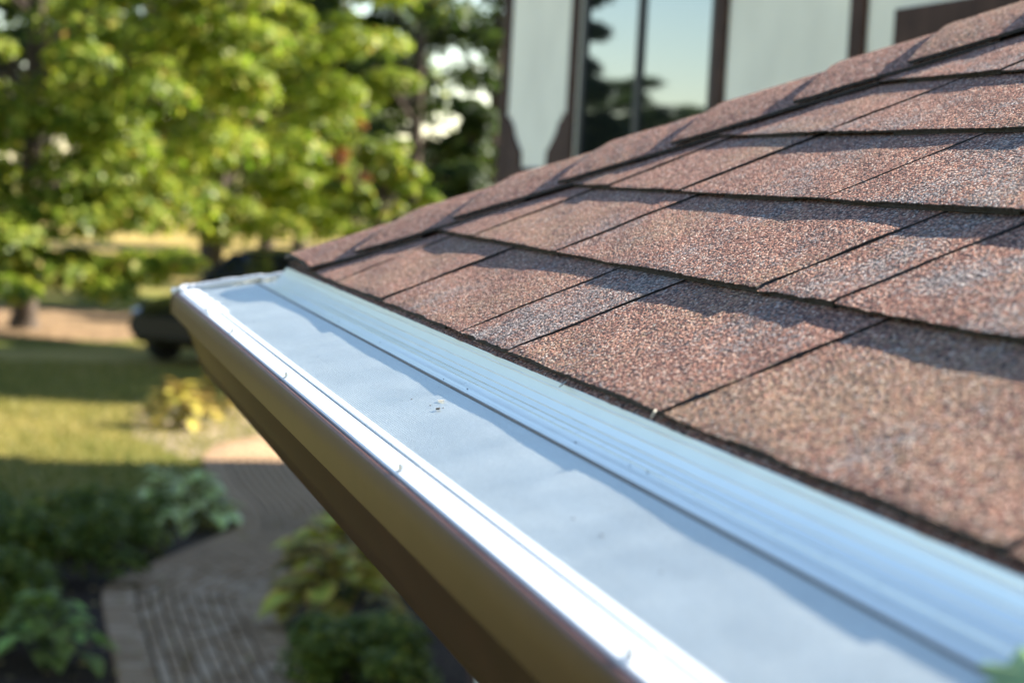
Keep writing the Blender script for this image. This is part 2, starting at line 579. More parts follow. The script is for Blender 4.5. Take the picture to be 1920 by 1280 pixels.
gutter = empty('gutter', (0.0, -0.13, -0.16), 'brown metal rain gutter running along the eave below the shingles', 'gutter')
GP = [(-0.1335, -0.0600), (-0.1340, -0.0565), (-0.1355, -0.0548), (-0.1375, -0.0543), (-0.1395, -0.0552), (-0.1405, -0.0575), (-0.1410, -0.0700),
      (-0.1406, -0.0838), (-0.1398, -0.0850), (-0.1290, -0.0858), (-0.1275, -0.0864), (-0.1265, -0.0880), (-0.1180, -0.1060), (-0.1100, -0.1240),
      (-0.1040, -0.1395), (-0.1010, -0.1478), (-0.1004, -0.1486), (-0.0985, -0.1490), (-0.0978, -0.1497), (-0.0950, -0.1600), (-0.0930, -0.1625),
      (-0.0900, -0.1635), (0.0140, -0.1660), (0.0165, -0.1630), (0.0165, -0.0350)]
V, F = sweep(GP)
mesh_obj('trough', V, F, MAT['brown_metal'], gutter, smooth=True, sharp=R(32))
# seam plate on the mitre
Vs, Fs = [], []
for o_, z_ in GP[5:21]:
    Vs += [(o_ - 0.0008 + 0.018, o_ - 0.0012, z_), (o_ - 0.0012, o_ - 0.0012, z_)]
Fs = [(2 * i, 2 * i + 1, 2 * i + 3, 2 * i + 2) for i in range(15)]
mesh_obj('mitre_seam', Vs, Fs, MAT['brown_metal'], gutter, smooth=True)

guard = empty('gutter_guard', (0.0, -0.08, -0.045), 'silver micro mesh gutter guard with bright front strip and ribbed back panel', 'gutter guard')
V, F = sweep([(-0.1330, -0.0565), (-0.1332, -0.0540), (-0.1322, -0.0529), (-0.1270, -0.0521), (-0.1240, -0.0516), (-0.1236, -0.0520), (-0.1232, -0.0515), (-0.1180, -0.0506),
              (-0.1172, -0.0515)])
mesh_obj('front_strip', V, F, MAT['strip'], guard)
V, F = sweep([(-0.1172, -0.0505), (-0.1165, -0.0493), (-0.1120, -0.0483), (-0.1114, -0.0492)])
mesh_obj('inner_hem', V, F, MAT['strip'], guard)
V, F = sweep([(-0.1150, -0.0502), (-0.090, -0.0445), (-0.0630, -0.0378), (-0.0390, -0.0322), (-0.0382, -0.0350), (-0.0360, -0.0350)])
mesh_obj('mesh_screen', V, F, MAT['screen'], guard)
prof = [(-0.0366, -0.0345), (-0.0366, -0.0312), (-0.0360, -0.0306), (-0.0320, -0.0302), (-0.0312, -0.0298)]
# smooth rise, then five ribs
y0, z0 = -0.0312, -0.0298
seg = []
for i in range(1, 15):
    t = i / 14
    y = y0 + (0.0300) * t
    z = z0 + 0.0212 * (0.08 * t + 0.92 * t ** 3.0)
    seg.append((y, z))
ribs = {4, 6, 8, 10, 12}
for i, (y, z) in enumerate(seg):
    if i in ribs:
        prof += [(y - 0.0004, z), (y - 0.0004, z + 0.0009), (y + 0.0004, z + 0.0013), (y + 0.0007, z + 0.0002)]
    else:
        prof.append((y, z))
prof += [(-0.0008, -0.0083), (0.006, -0.0110)]
V, F = sweep(prof)
mesh_obj('back_panel', V, F, MAT['alu'], guard, smooth=True, sharp=R(25))
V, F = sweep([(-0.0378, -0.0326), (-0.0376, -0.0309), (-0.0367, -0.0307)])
mesh_obj('hem_shade_line', V, F, simple('hem_gap_shade', (0.16, 0.16, 0.17), 0.6), guard)  # thin dark strip painting the shade in the gap under the hem
# screws on the front strip
for x in (0.30, 0.62, 1.115, 1.70, 2.22, 2.8):
    c = Vector((x, -0.1275, -0.0520))
    nrm = Vector((0, -0.16, 1)).normalized()
    ax = Vector((1, 0, 0)); ay = nrm.cross(ax)
    Vc = []
    for z, rad in ((0, 0.0052), (0.0010, 0.0052), (0.0012, 0.0037), (0.0042, 0.0036), (0.0048, 0.0028)):
        for q in range(6 if z > 0.0011 else 6):
            an = q * math.pi / 3 + x * 7
            Vc.append(c + nrm * z + (ax * math.cos(an) + ay * math.sin(an)) * rad)
    Fc = [(i * 6 + q, i * 6 + (q + 1) % 6, i * 6 + 6 + (q + 1) % 6, i * 6 + 6 + q) for i in range(4) for q in range(6)] + [tuple(range(24, 30))]
    mesh_obj('screw', Vc, Fc, MAT['strip'], guard)
# short slits pressed into the back panel
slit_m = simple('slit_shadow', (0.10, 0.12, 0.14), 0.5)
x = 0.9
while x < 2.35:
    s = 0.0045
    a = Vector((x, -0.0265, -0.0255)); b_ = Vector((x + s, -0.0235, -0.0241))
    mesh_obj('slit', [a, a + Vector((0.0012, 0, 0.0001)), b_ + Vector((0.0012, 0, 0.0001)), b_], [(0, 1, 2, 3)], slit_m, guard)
    x += 0.062
# sealant on the mitre
V, F = [], []
pts, rads = [], []
rr = random.Random(5)
for i in range(40):
    t = i / 39
    o_ = -0.128 + 0.128 * t
    z_ = -0.0515 + 0.0375 * t - (0.002 if t > 0.75 else 0)
    pts.append((o_, o_ + 0.0005, z_ + rr.uniform(-0.0003, 0.0005)))
    rads.append((0.0068 - 0.0038 * t) * rr.uniform(0.85, 1.12))
V, F = tube(pts, rads, 8)
mesh_obj('sealant_bead', V, F, MAT['sealant'], guard, smooth=True)


def blob(c, rad, seed, flat=1.0, amp=0.25, sub=3):
    bm = bmesh.new()
    bmesh.ops.create_icosphere(bm, subdivisions=sub, radius=1.0)
    r = random.Random(seed)
    ph = [(r.uniform(1, 4), r.uniform(0, 6), Vector((r.uniform(-1, 1), r.uniform(-1, 1), r.uniform(-1, 1)))) for _ in range(5)]
    V = []
    for v in bm.verts:
        d = 1 + amp * sum(math.sin(f * 2 * v.co.dot(w) + p) for f, p, w in ph) / 3
        V.append(Vector(c) + Vector((v.co.x * rad[0], v.co.y * rad[1], v.co.z * rad[2])) * d)
    F = [tuple(q.index for q in f.verts) for f in bm.faces]
    bm.free()
    return V, F


V, F = join(blob((-0.127, -0.126, -0.0515), (0.014, 0.012, 0.0060), 3, amp=0.5), blob((-0.112, -0.112, -0.047), (0.009, 0.009, 0.004), 8, amp=0.5),
            blob((-0.134, -0.135, -0.0535), (0.010, 0.009, 0.0040), 18, amp=0.5))
mesh_obj('sealant_blob', V, F, MAT['sealant'], guard, smooth=True)
# torn foil tape along the first stretch of the strip
V, F = [], []
n = 34
for i in range(n + 1):
    x = -0.112 + 0.46 * i / n
    V += [(x, -0.1290, -0.0513), (x, -0.1085 + rr.uniform(-0.004, 0.0035), -0.0475 + rr.uniform(0, 0.0006))]
F = [(2 * i, 2 * i + 2, 2 * i + 3, 2 * i + 1) for i in range(n)]
mesh_obj('foil_tape', V, F, MAT['sealant'], guard)

# fascia, soffit and walls under this roof
garage = empty('garage', (3, 3, GZ), 'single storey building with brown fascia carrying the shingle roof', 'building')
V, F = join(box(0.019, 3.7, 0.019, 0.042, -0.21, -0.045), box(0.019, 0.042, 0.0425, 3.3, -0.21, -0.045))
mesh_obj('fascia', V, F, MAT['brown_metal'], garage)
V, F = join(box(0.045, 3.7, 0.045, 0.42, -0.20, -0.185), box(0.045, 0.42, 0.423, 3.3, -0.20, -0.185))
mesh_obj('soffit', V, F, MAT['soffit'], garage)
V, F = box(0.40, 3.7, 0.40, 3.3, GZ, -0.2005)
mesh_obj('wall', V, F, MAT['stucco'], garage)
# rear slopes so that light cannot come from underneath
RZ = VM * ST
V = [rp(UMAX, VM, -0.02), rp(VM * CT, VM, -0.02), (VM * CT, 2 * VM * CT, 0), (UMAX, 2 * VM * CT, 0)]
o = mesh_obj('rear_slope', V, [(0, 1, 2, 3)], MAT['granule'], roof); o['tone'] = 0.0; o['tan'] = 0.0

# ------------------------------------------------------------------ ground
def ground_mat():
    m, nt, b = mat('lawn_and_soil')
    L = nt.links.new
    co = coords(nt)
    fine = N(nt, 'ShaderNodeTexNoise', _Scale=9.0, _Detail=6.0, _Roughness=0.7); L(co, fine.inputs['Vector'])
    big = N(nt, 'ShaderNodeTexNoise', _Scale=0.22, _Detail=3.0); L(co, big.inputs['Vector'])
    g1 = ramp(nt, [(0.2, (0.045, 0.058, 0.010)), (0.5, (0.10, 0.115, 0.022)), (0.8, (0.19, 0.18, 0.045))], fine.outputs[0])
    g2 = ramp(nt, [(0.2, (0.13, 0.10, 0.03)), (0.5, (0.28, 0.215, 0.07)), (0.8, (0.40, 0.31, 0.11))], fine.outputs[0])
    f = N(nt, 'ShaderNodeMapRange'); f.inputs[1].default_value = 0.42; f.inputs[2].default_value = 0.62; L(big.outputs[0], f.inputs[0])
    mx = N(nt, 'ShaderNodeMix', data_type='RGBA'); L(f.outputs[0], mx.inputs[0]); L(g1.outputs[0], mx.inputs[6]); L(g2.outputs[0], mx.inputs[7])
    L(mx.outputs[2], b.inputs['Base Color'])
    b.inputs['Roughness'].default_value = 0.95
    b.inputs['Specular IOR Level'].default_value = 0.1
    bp = N(nt, 'ShaderNodeBump', _Strength=0.8, _Distance=0.05); L(fine.outputs[0], bp.inputs['Height']); L(bp.outputs[0], b.inputs['Normal'])
    return m


MAT['lawn'] = ground_mat()
o = mesh_obj('ground', [(-600, -500, GZ), (300, -500, GZ), (300, 500, GZ), (-600, 500, GZ)], [(0, 1, 2, 3)], MAT['lawn'])
tag(o, 'mown lawn stretching back under the trees', 'lawn', kind='structure')
MAT['mulch'] = simple('dark_mulch', (0.050, 0.034, 0.024), 0.95, var=0.8, scale=25, bump=1.0, bscale=30, bdist=0.03, spec=0.1)
MAT['litter'] = simple('dry_leaf_litter', (0.19, 0.125, 0.07), 0.95, var=0.6, scale=6, bump=1.0, bscale=14, bdist=0.04, spec=0.1)
MAT['soil'] = simple('pale_dry_soil', (0.33, 0.25, 0.19), 0.95, var=0.35, scale=5, bump=0.8, bscale=20, bdist=0.02, spec=0.1)


def patch(name, pts, z, m, seed=0, label=None, kind='structure'):
    r = random.Random(seed)
    P = []
    n = len(pts)
    for i in range(n):
        a = Vector(pts[i]); b = Vector(pts[(i + 1) % n])
        for t in range(6):
            q = a.lerp(b, t / 6)
            P.append((q.x + r.uniform(-.08, .08), q.y + r.uniform(-.08, .08), GZ + z))
    o = mesh_obj(name, P, [tuple(range(len(P)))], m)
    tag(o, label, None, kind=kind)
    return o


patch('mulch_bed', [(-18.9, 0.2), (-18.9, 1.5), (-18.2, 2.0), (-17.0, 1.98), (-15.2, 1.05), (-14.1, 0.5), (-11, 0.5), (-8, 0.5), (-8, -1.5), (-18, -1.2)], 0.006, MAT['mulch'], 1, 'dark mulch bed beside the brick path')
patch('mulch_bed', [(-17.5, 2.65), (-17, 4.0), (-8, 4.0), (-8, 1.7), (-13, 1.6), (-15, 2.0), (-16.3, 2.5)], 0.006, MAT['mulch'], 2, 'dark mulch bed between the brick path and the house')
patch('soil_bed', [(-27.5, 1.4), (-24.6, 1.2), (-22.6, 1.7), (-23.2, 2.6), (-24.6, 4.2), (-28.5, 5.2)], 0.005, MAT['soil'], 3, 'pale dry soil around the yellowing plants')
patch('leaf_litter', [(-48, -5), (-39.2, -3), (-38.6, 1.5), (-41, 3.2), (-47, 3)], 0.005, MAT['litter'], 4, 'dry brown leaf litter under the left tree')

patch('dry_grass', [(-62, -6), (-60, 8), (-70, 14), (-104, 24), (-130, 30), (-130, 6), (-90, -8)], 0.006, simple('dry_grass', (0.27, 0.20, 0.06), 0.95, var=0.4, scale=1.2, spec=0.1), 5, 'sunlit dry grass far behind the car')

# brick path: rows that follow its bends, a soldier row on each edge
path = empty('brick_path', (-13, 1.05, GZ), 'curving brick garden path with rows following its bends', 'path')
path['kind'] = 'structure'
ctrl = [(-25.2, 6.5), (-24.9, 4.6), (-24.0, 3.1), (-22.6, 2.50), (-20.5, 2.40), (-18.8, 2.45), (-17.5, 2.36), (-16.8, 2.12), (-15.4, 1.48), (-14.5, 1.10), (-14.1, 1.04), (-12.6, 1.03), (-10.5, 1.05), (-8.0, 1.15)]
cl = []
for i in range(len(ctrl) - 1):
    p0 = Vector(ctrl[max(i - 1, 0)]); p1 = Vector(ctrl[i]); p2 = Vector(ctrl[i + 1]); p3 = Vector(ctrl[min(i + 2, len(ctrl) - 1)])
    for s in range(20):
        t = s / 20
        cl.append(0.5 * ((2 * p1) + (p2 - p0) * t + (2 * p0 - 5 * p1 + 4 * p2 - p3) * t * t + (3 * p1 - p0 - 3 * p2 + p3) * t ** 3))
cl.append(Vector(ctrl[-1]))
arc = [0.0]
for i in range(1, len(cl)):
    arc.append(arc[-1] + (cl[i] - cl[i - 1]).length)


def along(s):
    s = min(max(s, 0), arc[-1] - 1e-4)
    i = int(np.searchsorted(arc, s)) - 1
    i = max(0, min(i, len(cl) - 2))
    t = (s - arc[i]) / (arc[i + 1] - arc[i])
    p = cl[i].lerp(cl[i + 1], t)
    a = cl[max(i - 3, 0)]; b = cl[min(i + 4, len(cl) - 1)]
    d = (b - a).normalized()
    return p, d


V, F = [], []
for i in range(120):
    p, d = along(arc[-1] * i / 119)
    nrm = Vector((-d.y, d.x))
    for s in (-0.56, 0.56):
        V.append((p.x + nrm.x * s, p.y + nrm.y * s, GZ + 0.010))
F = [(2 * i, 2 * i + 2, 2 * i + 3, 2 * i + 1) for i in range(119)]
MAT['joint'] = simple('mossy_joint', (0.035, 0.040, 0.018), 0.95, var=0.5, scale=8, spec=0.1)
mesh_obj('joint_bed', V, F, MAT['joint'], path)


def brick_material():
    m, nt, b = mat('worn_brick')
    L = nt.links.new
    oi = N(nt, 'ShaderNodeObjectInfo')
    r = ramp(nt, [(0.0, (0.27, 0.170, 0.095)), (0.5, (0.37, 0.245, 0.145)), (1.0, (0.46, 0.325, 0.21))], oi.outputs['Random'])
    L(r.outputs[0], b.inputs['Base Color'])
    b.inputs['Roughness'].default_value = 0.9
    b.inputs['Specular IOR Level'].default_value = 0.1
    no = N(nt, 'ShaderNodeTexNoise', _Scale=60.0); L(coords(nt), no.inputs['Vector'])
    bp = N(nt, 'ShaderNodeBump', _Strength=0.5, _Distance=0.004); L(no.outputs[0], bp.inputs['Height']); L(bp.outputs[0], b.inputs['Normal'])
    return m


MAT['brick'] = brick_material()
bv, bf = box(-0.097, 0.097, -0.036, 0.036, 0, 0.030)
bv = [((x * (0.96 if z > 0 else 1)), (y * (0.9 if z > 0 else 1)), z) for x, y, z in bv]
brick_me = bpy.data.meshes.new('brick'); brick_me.from_pydata(bv, [], bf); brick_me.materials.append(MAT['brick'])
spots = []
rb = random.Random(21)
rows = [-0.40 + 0.089 * i for i in range(10)]
for ri, off in enumerate(rows):
    s = (0.1 if ri % 2 else 0.0)
    while s < arc[-1] - 0.2:
        p, d = along(s)
        nrm = Vector((-d.y, d.x))
        spots.append((p.x + nrm.x * off, p.y + nrm.y * off, math.atan2(d.y, d.x)))
        s += 0.206
s = 0
while s < arc[-1] - 0.2:
    p, d = along(s)
    nrm = Vector((-d.y, d.x))
    for off in (-0.515, 0.535):
        spots.append((p.x + nrm.x * off, p.y + nrm.y * off, math.atan2(d.y, d.x) + math.pi / 2))
    s += 0.083
vis = [q for q in spots if -16.4 < q[0] < -11.3 and q[1] > 0.2]
far = [q for q in spots if not (-16.4 < q[0] < -11.3 and q[1] > 0.2)]
vis.sort(key=lambda q: -q[0])
far += vis[300:]; vis = vis[:300]
for (x, y, a) in vis:
    o = bpy.data.objects.new('brick', brick_me)
    COL.objects.link(o); o.parent = path
    o.location = (x + 13, y - 1.05, 0.011 + rb.uniform(-0.003, 0.006)); o.rotation_euler = (rb.uniform(-.02, .02), rb.uniform(-.02, .02), a + rb.uniform(-.02, .02))
V, F = [], []
for (x, y, a) in far:
    n = len(V)
    c, s_ = math.cos(a), math.sin(a)
    zz = GZ + 0.011 + rb.uniform(-0.003, 0.005)
    V += [(x + c * px - s_ * py, y + s_ * px + c * py, zz + pz) for px, py, pz in bv]
    F += [tuple(i + n for i in f) for f in bf]
o = mesh_obj('brick_paving', V, F, MAT['brick'], path); o['kind'] = 'stuff'

# grass blades: short tufts over the near lawn, one mass
def blades(name, area, count, h, m, seed, label):
    r = np.random.default_rng(seed)
    x = r.uniform(area[0], area[1], count); y = r.uniform(area[2], area[3], count)
    keep = np.ones(count, bool)
    for j in range(0, len(cl), 3):
        keep &= (x - cl[j].x) ** 2 + (y - cl[j].y) ** 2 > 0.62 ** 2
    x, y = x[keep], y[keep]; n = len(x)
    a = r.uniform(0, 6.28, n); w = r.uniform(.006, .014, n); hh = h * r.uniform(.5, 1.2, n)
    lx, ly = r.normal(0, .03, n), r.normal(0, .03, n)
    V = np.empty((n, 3, 3))
    V[:, 0] = np.stack([x - w * np.cos(a), y - w * np.sin(a), np.full(n, GZ)], 1)
    V[:, 1] = np.stack([x + w * np.cos(a), y + w * np.sin(a), np.full(n, GZ)], 1)
    V[:, 2] = np.stack([x + lx, y + ly, GZ + hh], 1)
    fast_mesh(name, V.reshape(-1, 3), 3, m)
    o = bpy.data.objects[name]
    tag(o, label, 'grass', kind='stuff')


def fast_mesh(name, V, k, m, parent=None):
    n = len(V) // k
    me = bpy.data.meshes.new(name)
    me.vertices.add(len(V)); me.vertices.foreach_set('co', np.ascontiguousarray(V, dtype=np.float32).ravel())
    me.loops.add(len(V)); me.loops.foreach_set('vertex_index', np.arange(len(V), dtype=np.int32))
    me.polygons.add(n)
    me.polygons.foreach_set('loop_start', np.arange(0, len(V), k, dtype=np.int32))
    me.materials.append(m)
    me.update(calc_edges=True)
    me.validate()
    return link(name, me, parent)


MAT['grass'] = leaf_mat('grass_blades', [(0, (0.12, 0.12, 0.018)), (0.6, (0.26, 0.22, 0.04)), (1, (0.45, 0.34, 0.10))], [(0, (0.08, 0.12, 0.02)), (1, (0.28, 0.26, 0.08))], 0.4)
blades('grass', (-34, -17.5, -3.5, 4.5), 60000, 0.07, MAT['grass'], 1, 'short lawn grass beyond the garden beds')

# ------------------------------------------------------------------ trees
MAT['bark'] = simple('bark', (0.075, 0.058, 0.045), 0.95, var=0.5, scale=9, bump=1.0, bscale=16, bdist=0.03, spec=0.1)
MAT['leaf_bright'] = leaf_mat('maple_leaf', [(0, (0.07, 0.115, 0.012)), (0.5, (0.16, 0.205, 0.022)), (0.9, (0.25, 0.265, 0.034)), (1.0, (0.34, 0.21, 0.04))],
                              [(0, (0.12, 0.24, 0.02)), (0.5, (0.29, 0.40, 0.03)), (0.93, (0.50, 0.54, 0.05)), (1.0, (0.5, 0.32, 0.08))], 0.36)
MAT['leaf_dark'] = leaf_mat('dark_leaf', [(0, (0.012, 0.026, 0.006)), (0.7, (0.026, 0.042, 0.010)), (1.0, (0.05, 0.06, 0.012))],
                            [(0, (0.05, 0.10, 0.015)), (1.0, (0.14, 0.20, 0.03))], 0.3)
MAT['leaf_red'] = leaf_mat('red_leaf', [(0, (0.16, 0.05, 0.02)), (1.0, (0.24, 0.10, 0.03))], [(0, (0.4, 0.12, 0.04)), (1.0, (0.5, 0.25, 0.06))], 0.4)


def leaf_cloud(r, centers, radii, counts, size, droop=0.3):
    """rhombic leaves through flattened clumps; returns (n*4,3)"""
    out = []
    for c, rad, n in zip(centers, radii, counts):
        d = r.normal(size=(n, 3)); d /= np.linalg.norm(d, axis=1)[:, None]
        d[:, 2] = np.where(r.uniform(size=n) < 0.7, np.abs(d[:, 2]), d[:, 2])
        rr = r.uniform(0.25, 1.0, n) ** 0.4
        p = d * rr[:, None] * rad + c
        p[:, 2] -= droop * ((p[:, 0] - c[0]) ** 2 + (p[:, 1] - c[1]) ** 2) / (max(rad[0], rad[1])) * 0.5
        # leaf frames
        nrm = r.normal(size=(n, 3)) * 0.45 + np.array([0, 0, 0.75]) + d * 0.9
        nrm /= np.linalg.norm(nrm, axis=1)[:, None]
        t = r.normal(size=(n, 3)); t -= (t * nrm).sum(1)[:, None] * nrm; t /= np.linalg.norm(t, axis=1)[:, None]
        b = np.cross(nrm, t)
        s = size * r.uniform(0.6, 1.25, n)[:, None]
        q = np.stack([p - t * s * .5, p + b * s * .42 + nrm * s * .06, p + t * s * .55, p - b * s * .42 + nrm * s * .06], 1)
        out.append(q.reshape(-1, 3))
    return np.concatenate(out)


def make_tree(name, loc, height, rad, base, nclump, per, size, m, label, seed, group=None, trunk_r=0.22, flat=0.55, extra=None, lean=(0, 0), cat='tree', taper=0.75, shell=0.45, cf=0.30):
    """trunk with limbs to leaf clumps spread through an ellipsoidal crown"""
    r = np.random.default_rng(seed)
    root = empty(name, loc, label, cat, group)
    x0, y0, z0 = loc
    cen, rads, cnt = [], [], []
    mid = (base + height) / 2
    for i in range(nclump):
        a = r.uniform(0, 2 * math.pi); t = r.uniform(0, 1)
        z = base + (height - base) * t
        prof = math.sin(math.pi * min(1, max(0.06, (t * 0.80 + 0.16)))) ** taper
        q = r.uniform(shell, 1.0) ** 0.6 * rad * prof
        cs = r.uniform(0.55, 1.1) * rad * cf
        cen.append((x0 + math.cos(a) * q + lean[0] * t, y0 + math.sin(a) * q + lean[1] * t, z0 + z))
        rads.append(np.array([cs, cs, cs * flat])); cnt.append(int(per * r.uniform(0.6, 1.4)))
    if extra:
        for (ex, ey, ez, er, en) in extra:
            cen.append((ex, ey, z0 + ez)); rads.append(np.array([er, er, er * flat])); cnt.append(en)
    V = leaf_cloud(r, [np.array(c) for c in cen], rads, cnt, size)
    fast_mesh('crown', V, 4, m, root)
    T = []
    pts = [(x0, y0, z0 - 0.1), (x0 + .03, y0, z0 + 0.25), (x0 + 0.05, y0 + 0.02, z0 + base), (x0 + lean[0] * .5, y0 + lean[1] * .5, z0 + mid), (x0 + lean[0], y0 + lean[1], z0 + height * 0.93)]
    T.append(tube(pts, [trunk_r * 1.6, trunk_r * 1.08, trunk_r, trunk_r * .6, trunk_r * .12], 10))
    order = r.permutation(len(cen))[:min(len(cen), 26)]
    for i in order:
        c = cen[i]
        zb = min(max((c[2] - z0) * 0.72, base * 0.8), height * .85)
        tt = zb / height
        s = (x0 + lean[0] * tt, y0 + lean[1] * tt, z0 + zb)
        mdp = ((s[0] + c[0]) / 2, (s[1] + c[1]) / 2, (s[2] + c[2]) / 2 + 0.15 * rad * .3)
        k = trunk_r * 0.34
        T.append(tube([s, mdp, c], [k, k * .6, k * .15], 6))
    V, F = join(*T)
    mesh_obj('trunk', V, F, MAT['bark'], root, smooth=True)
    return root


make_tree('maple_tree', (-41.0, 0.0, GZ), 12.5, 4.6, 1.7, 175, 420, 0.16, MAT['leaf_bright'], 'leafy green tree with a dark trunk at the left edge of the lawn', 11, 'lawn trees', 0.22, cf=0.23, flat=0.42,
          extra=[(-38.2, 0.4, 1.25, 0.85, 700), (-38.2, -0.4, 1.5, 1.0, 800), (-38.0, 1.4, 1.0, 0.6, 420), (-37.4, -0.6, 1.9, 1.0, 700), (-38.2, 0.6, 2.2, 1.0, 700), (-38.6, 1.6, 2.4, 0.9, 500), (-37.0, -0.3, 0.95, 0.6, 380), (-38.6, 1.9, 1.35, 0.75, 700), (-38.8, 0.9, 1.3, 0.8, 700), (-38.4, 2.6, 1.5, 0.6, 450)])
make_tree('maple_tree', (-51.0, 4.4, GZ), 13.0, 4.4, 2.3, 185, 430, 0.16, MAT['leaf_bright'], 'broad sunlit yellow green tree behind the parked car', 12, 'lawn trees', 0.17, cf=0.22, flat=0.42,
          extra=[(-47.2, 5.4, 2.0, 0.8, 500), (-47.4, 4.2, 1.85, 0.8, 500), (-47.8, 2.6, 2.0, 0.9, 600), (-48.5, 6.6, 2.0, 0.8, 500), (-49.5, 1.6, 2.2, 1.0, 600), (-47.5, 4.4, 2.3, 0.8, 500), (-48, 6.8, 2.7, 0.9, 500), (-47, 3.4, 2.7, 0.9, 500)])
make_tree('maple_tree', (-66.0, 5.5, GZ), 14.0, 4.8, 3.0, 70, 330, 0.22, MAT['leaf_bright'], 'tree with slim dark trunk standing on the far sunlit grass', 13, 'lawn trees', 0.26)
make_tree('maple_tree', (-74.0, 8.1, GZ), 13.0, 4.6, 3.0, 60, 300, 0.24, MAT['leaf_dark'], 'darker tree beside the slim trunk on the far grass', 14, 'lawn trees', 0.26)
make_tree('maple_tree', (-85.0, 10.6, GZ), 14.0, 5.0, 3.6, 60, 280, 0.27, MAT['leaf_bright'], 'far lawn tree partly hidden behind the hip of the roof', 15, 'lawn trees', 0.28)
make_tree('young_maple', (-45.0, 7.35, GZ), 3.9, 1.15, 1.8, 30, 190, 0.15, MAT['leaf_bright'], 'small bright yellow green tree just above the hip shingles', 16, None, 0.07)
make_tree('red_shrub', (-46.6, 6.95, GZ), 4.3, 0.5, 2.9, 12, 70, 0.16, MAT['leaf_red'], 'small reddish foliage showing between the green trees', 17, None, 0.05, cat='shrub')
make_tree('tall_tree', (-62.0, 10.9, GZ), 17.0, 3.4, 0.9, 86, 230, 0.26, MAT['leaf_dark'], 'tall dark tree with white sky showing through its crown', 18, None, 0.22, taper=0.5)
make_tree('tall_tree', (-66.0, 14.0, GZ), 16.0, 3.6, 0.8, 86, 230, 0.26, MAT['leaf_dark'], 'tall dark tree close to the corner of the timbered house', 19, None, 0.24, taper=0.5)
make_tree('unseen_tree', (-36.0, 14.6, GZ), 11.5, 3.6, 1.4, 120, 420, 0.22, MAT['leaf_dark'], 'garden tree hidden behind the timbered house', 20, None, 0.2)
make_tree('unseen_tree', (-31.9, 14.0, GZ), 10.5, 3.2, 1.4, 120, 420, 0.22, MAT['leaf_dark'], 'second garden tree hidden behind the timbered house', 21, None, 0.2)
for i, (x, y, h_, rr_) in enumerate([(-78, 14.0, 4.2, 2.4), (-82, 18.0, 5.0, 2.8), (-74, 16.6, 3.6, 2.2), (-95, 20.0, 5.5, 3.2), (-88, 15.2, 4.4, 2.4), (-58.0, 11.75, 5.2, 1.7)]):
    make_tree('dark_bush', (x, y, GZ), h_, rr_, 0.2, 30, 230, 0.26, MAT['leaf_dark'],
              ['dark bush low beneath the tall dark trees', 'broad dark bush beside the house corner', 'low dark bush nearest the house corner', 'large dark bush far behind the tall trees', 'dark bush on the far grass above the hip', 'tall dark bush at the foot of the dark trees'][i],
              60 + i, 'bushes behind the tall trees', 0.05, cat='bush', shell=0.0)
make_tree('maple_tree', (-44.0, -5.9, GZ), 12.0, 1.7, 0.4, 110, 300, 0.2, MAT['leaf_dark'], 'dark tree just outside the left edge, mirrored in the window', 22, 'lawn trees', 0.2)

for i, (x, y) in enumerate([(-30.0, -10.2), (-2.0, -13.0), (4.5, -12.5)]):  # unseen trees, added to darken the gutter face and the guard's reflections
    make_tree('unseen_tree', (x, y, GZ), 9.5, 3.6, 0.9, 80, 260, 0.2, MAT['leaf_dark'],
              ['added unseen tree beyond the bluish hosta', 'added unseen tree left of the gutter', 'added unseen tree beside the camera'][i], 80 + i, None, 0.18)

# far wood: three crowns, repeated
protos = []
for i in range(3):
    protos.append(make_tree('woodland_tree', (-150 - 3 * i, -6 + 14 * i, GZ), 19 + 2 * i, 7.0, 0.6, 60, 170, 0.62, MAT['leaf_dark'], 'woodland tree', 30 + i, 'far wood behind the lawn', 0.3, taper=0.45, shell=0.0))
PLACE = [(-152, -12), (-158, 2), (-150, 14), (-163, 24), (-152, 36), (-172, 10), (-176, 34), (-160, 48), (-185, 52), (-178, -6), (-165, 62), (-178, -38), (-190, -50), (-200, -58), (-182, -45), (-205, -70)]
SIDES = ['behind the left of the lawn', 'behind the car', 'behind the slim trunks', 'behind the small bright tree', 'seen below the tall dark tree']
for i, (x, y) in enumerate(PLACE):
    src = protos[i % 3]
    if i < 3:
        r0 = src
    else:
        r0 = src.copy(); COL.objects.link(r0)
        for ch in src.children:
            c = ch.copy(); COL.objects.link(c); c.parent = r0
    r0.location = (x, y, GZ)
    r0.rotation_euler = (0, 0, i * 1.1)
    if i >= 11: r0.scale = (0.75, 0.75, 0.52)
    elif 18 < y < 60: r0.scale = (0.8, 0.8, 0.33)
    r0['label'] = ('dark tree of the far wood closing the lawn' if i < 11 else 'distant dark tree mirrored in the house window')
    r0['group'] = 'far wood behind the lawn' if i < 11 else 'far trees mirrored in the window'


# ------------------------------------------------------------------ the half-timbered house
house = empty('timbered_house', (-6, 5, GZ), 'half timbered house with pale stucco and dark brown boards', 'house')
WY = 2.235
HZ = 2.2                 # eave height above our own eave
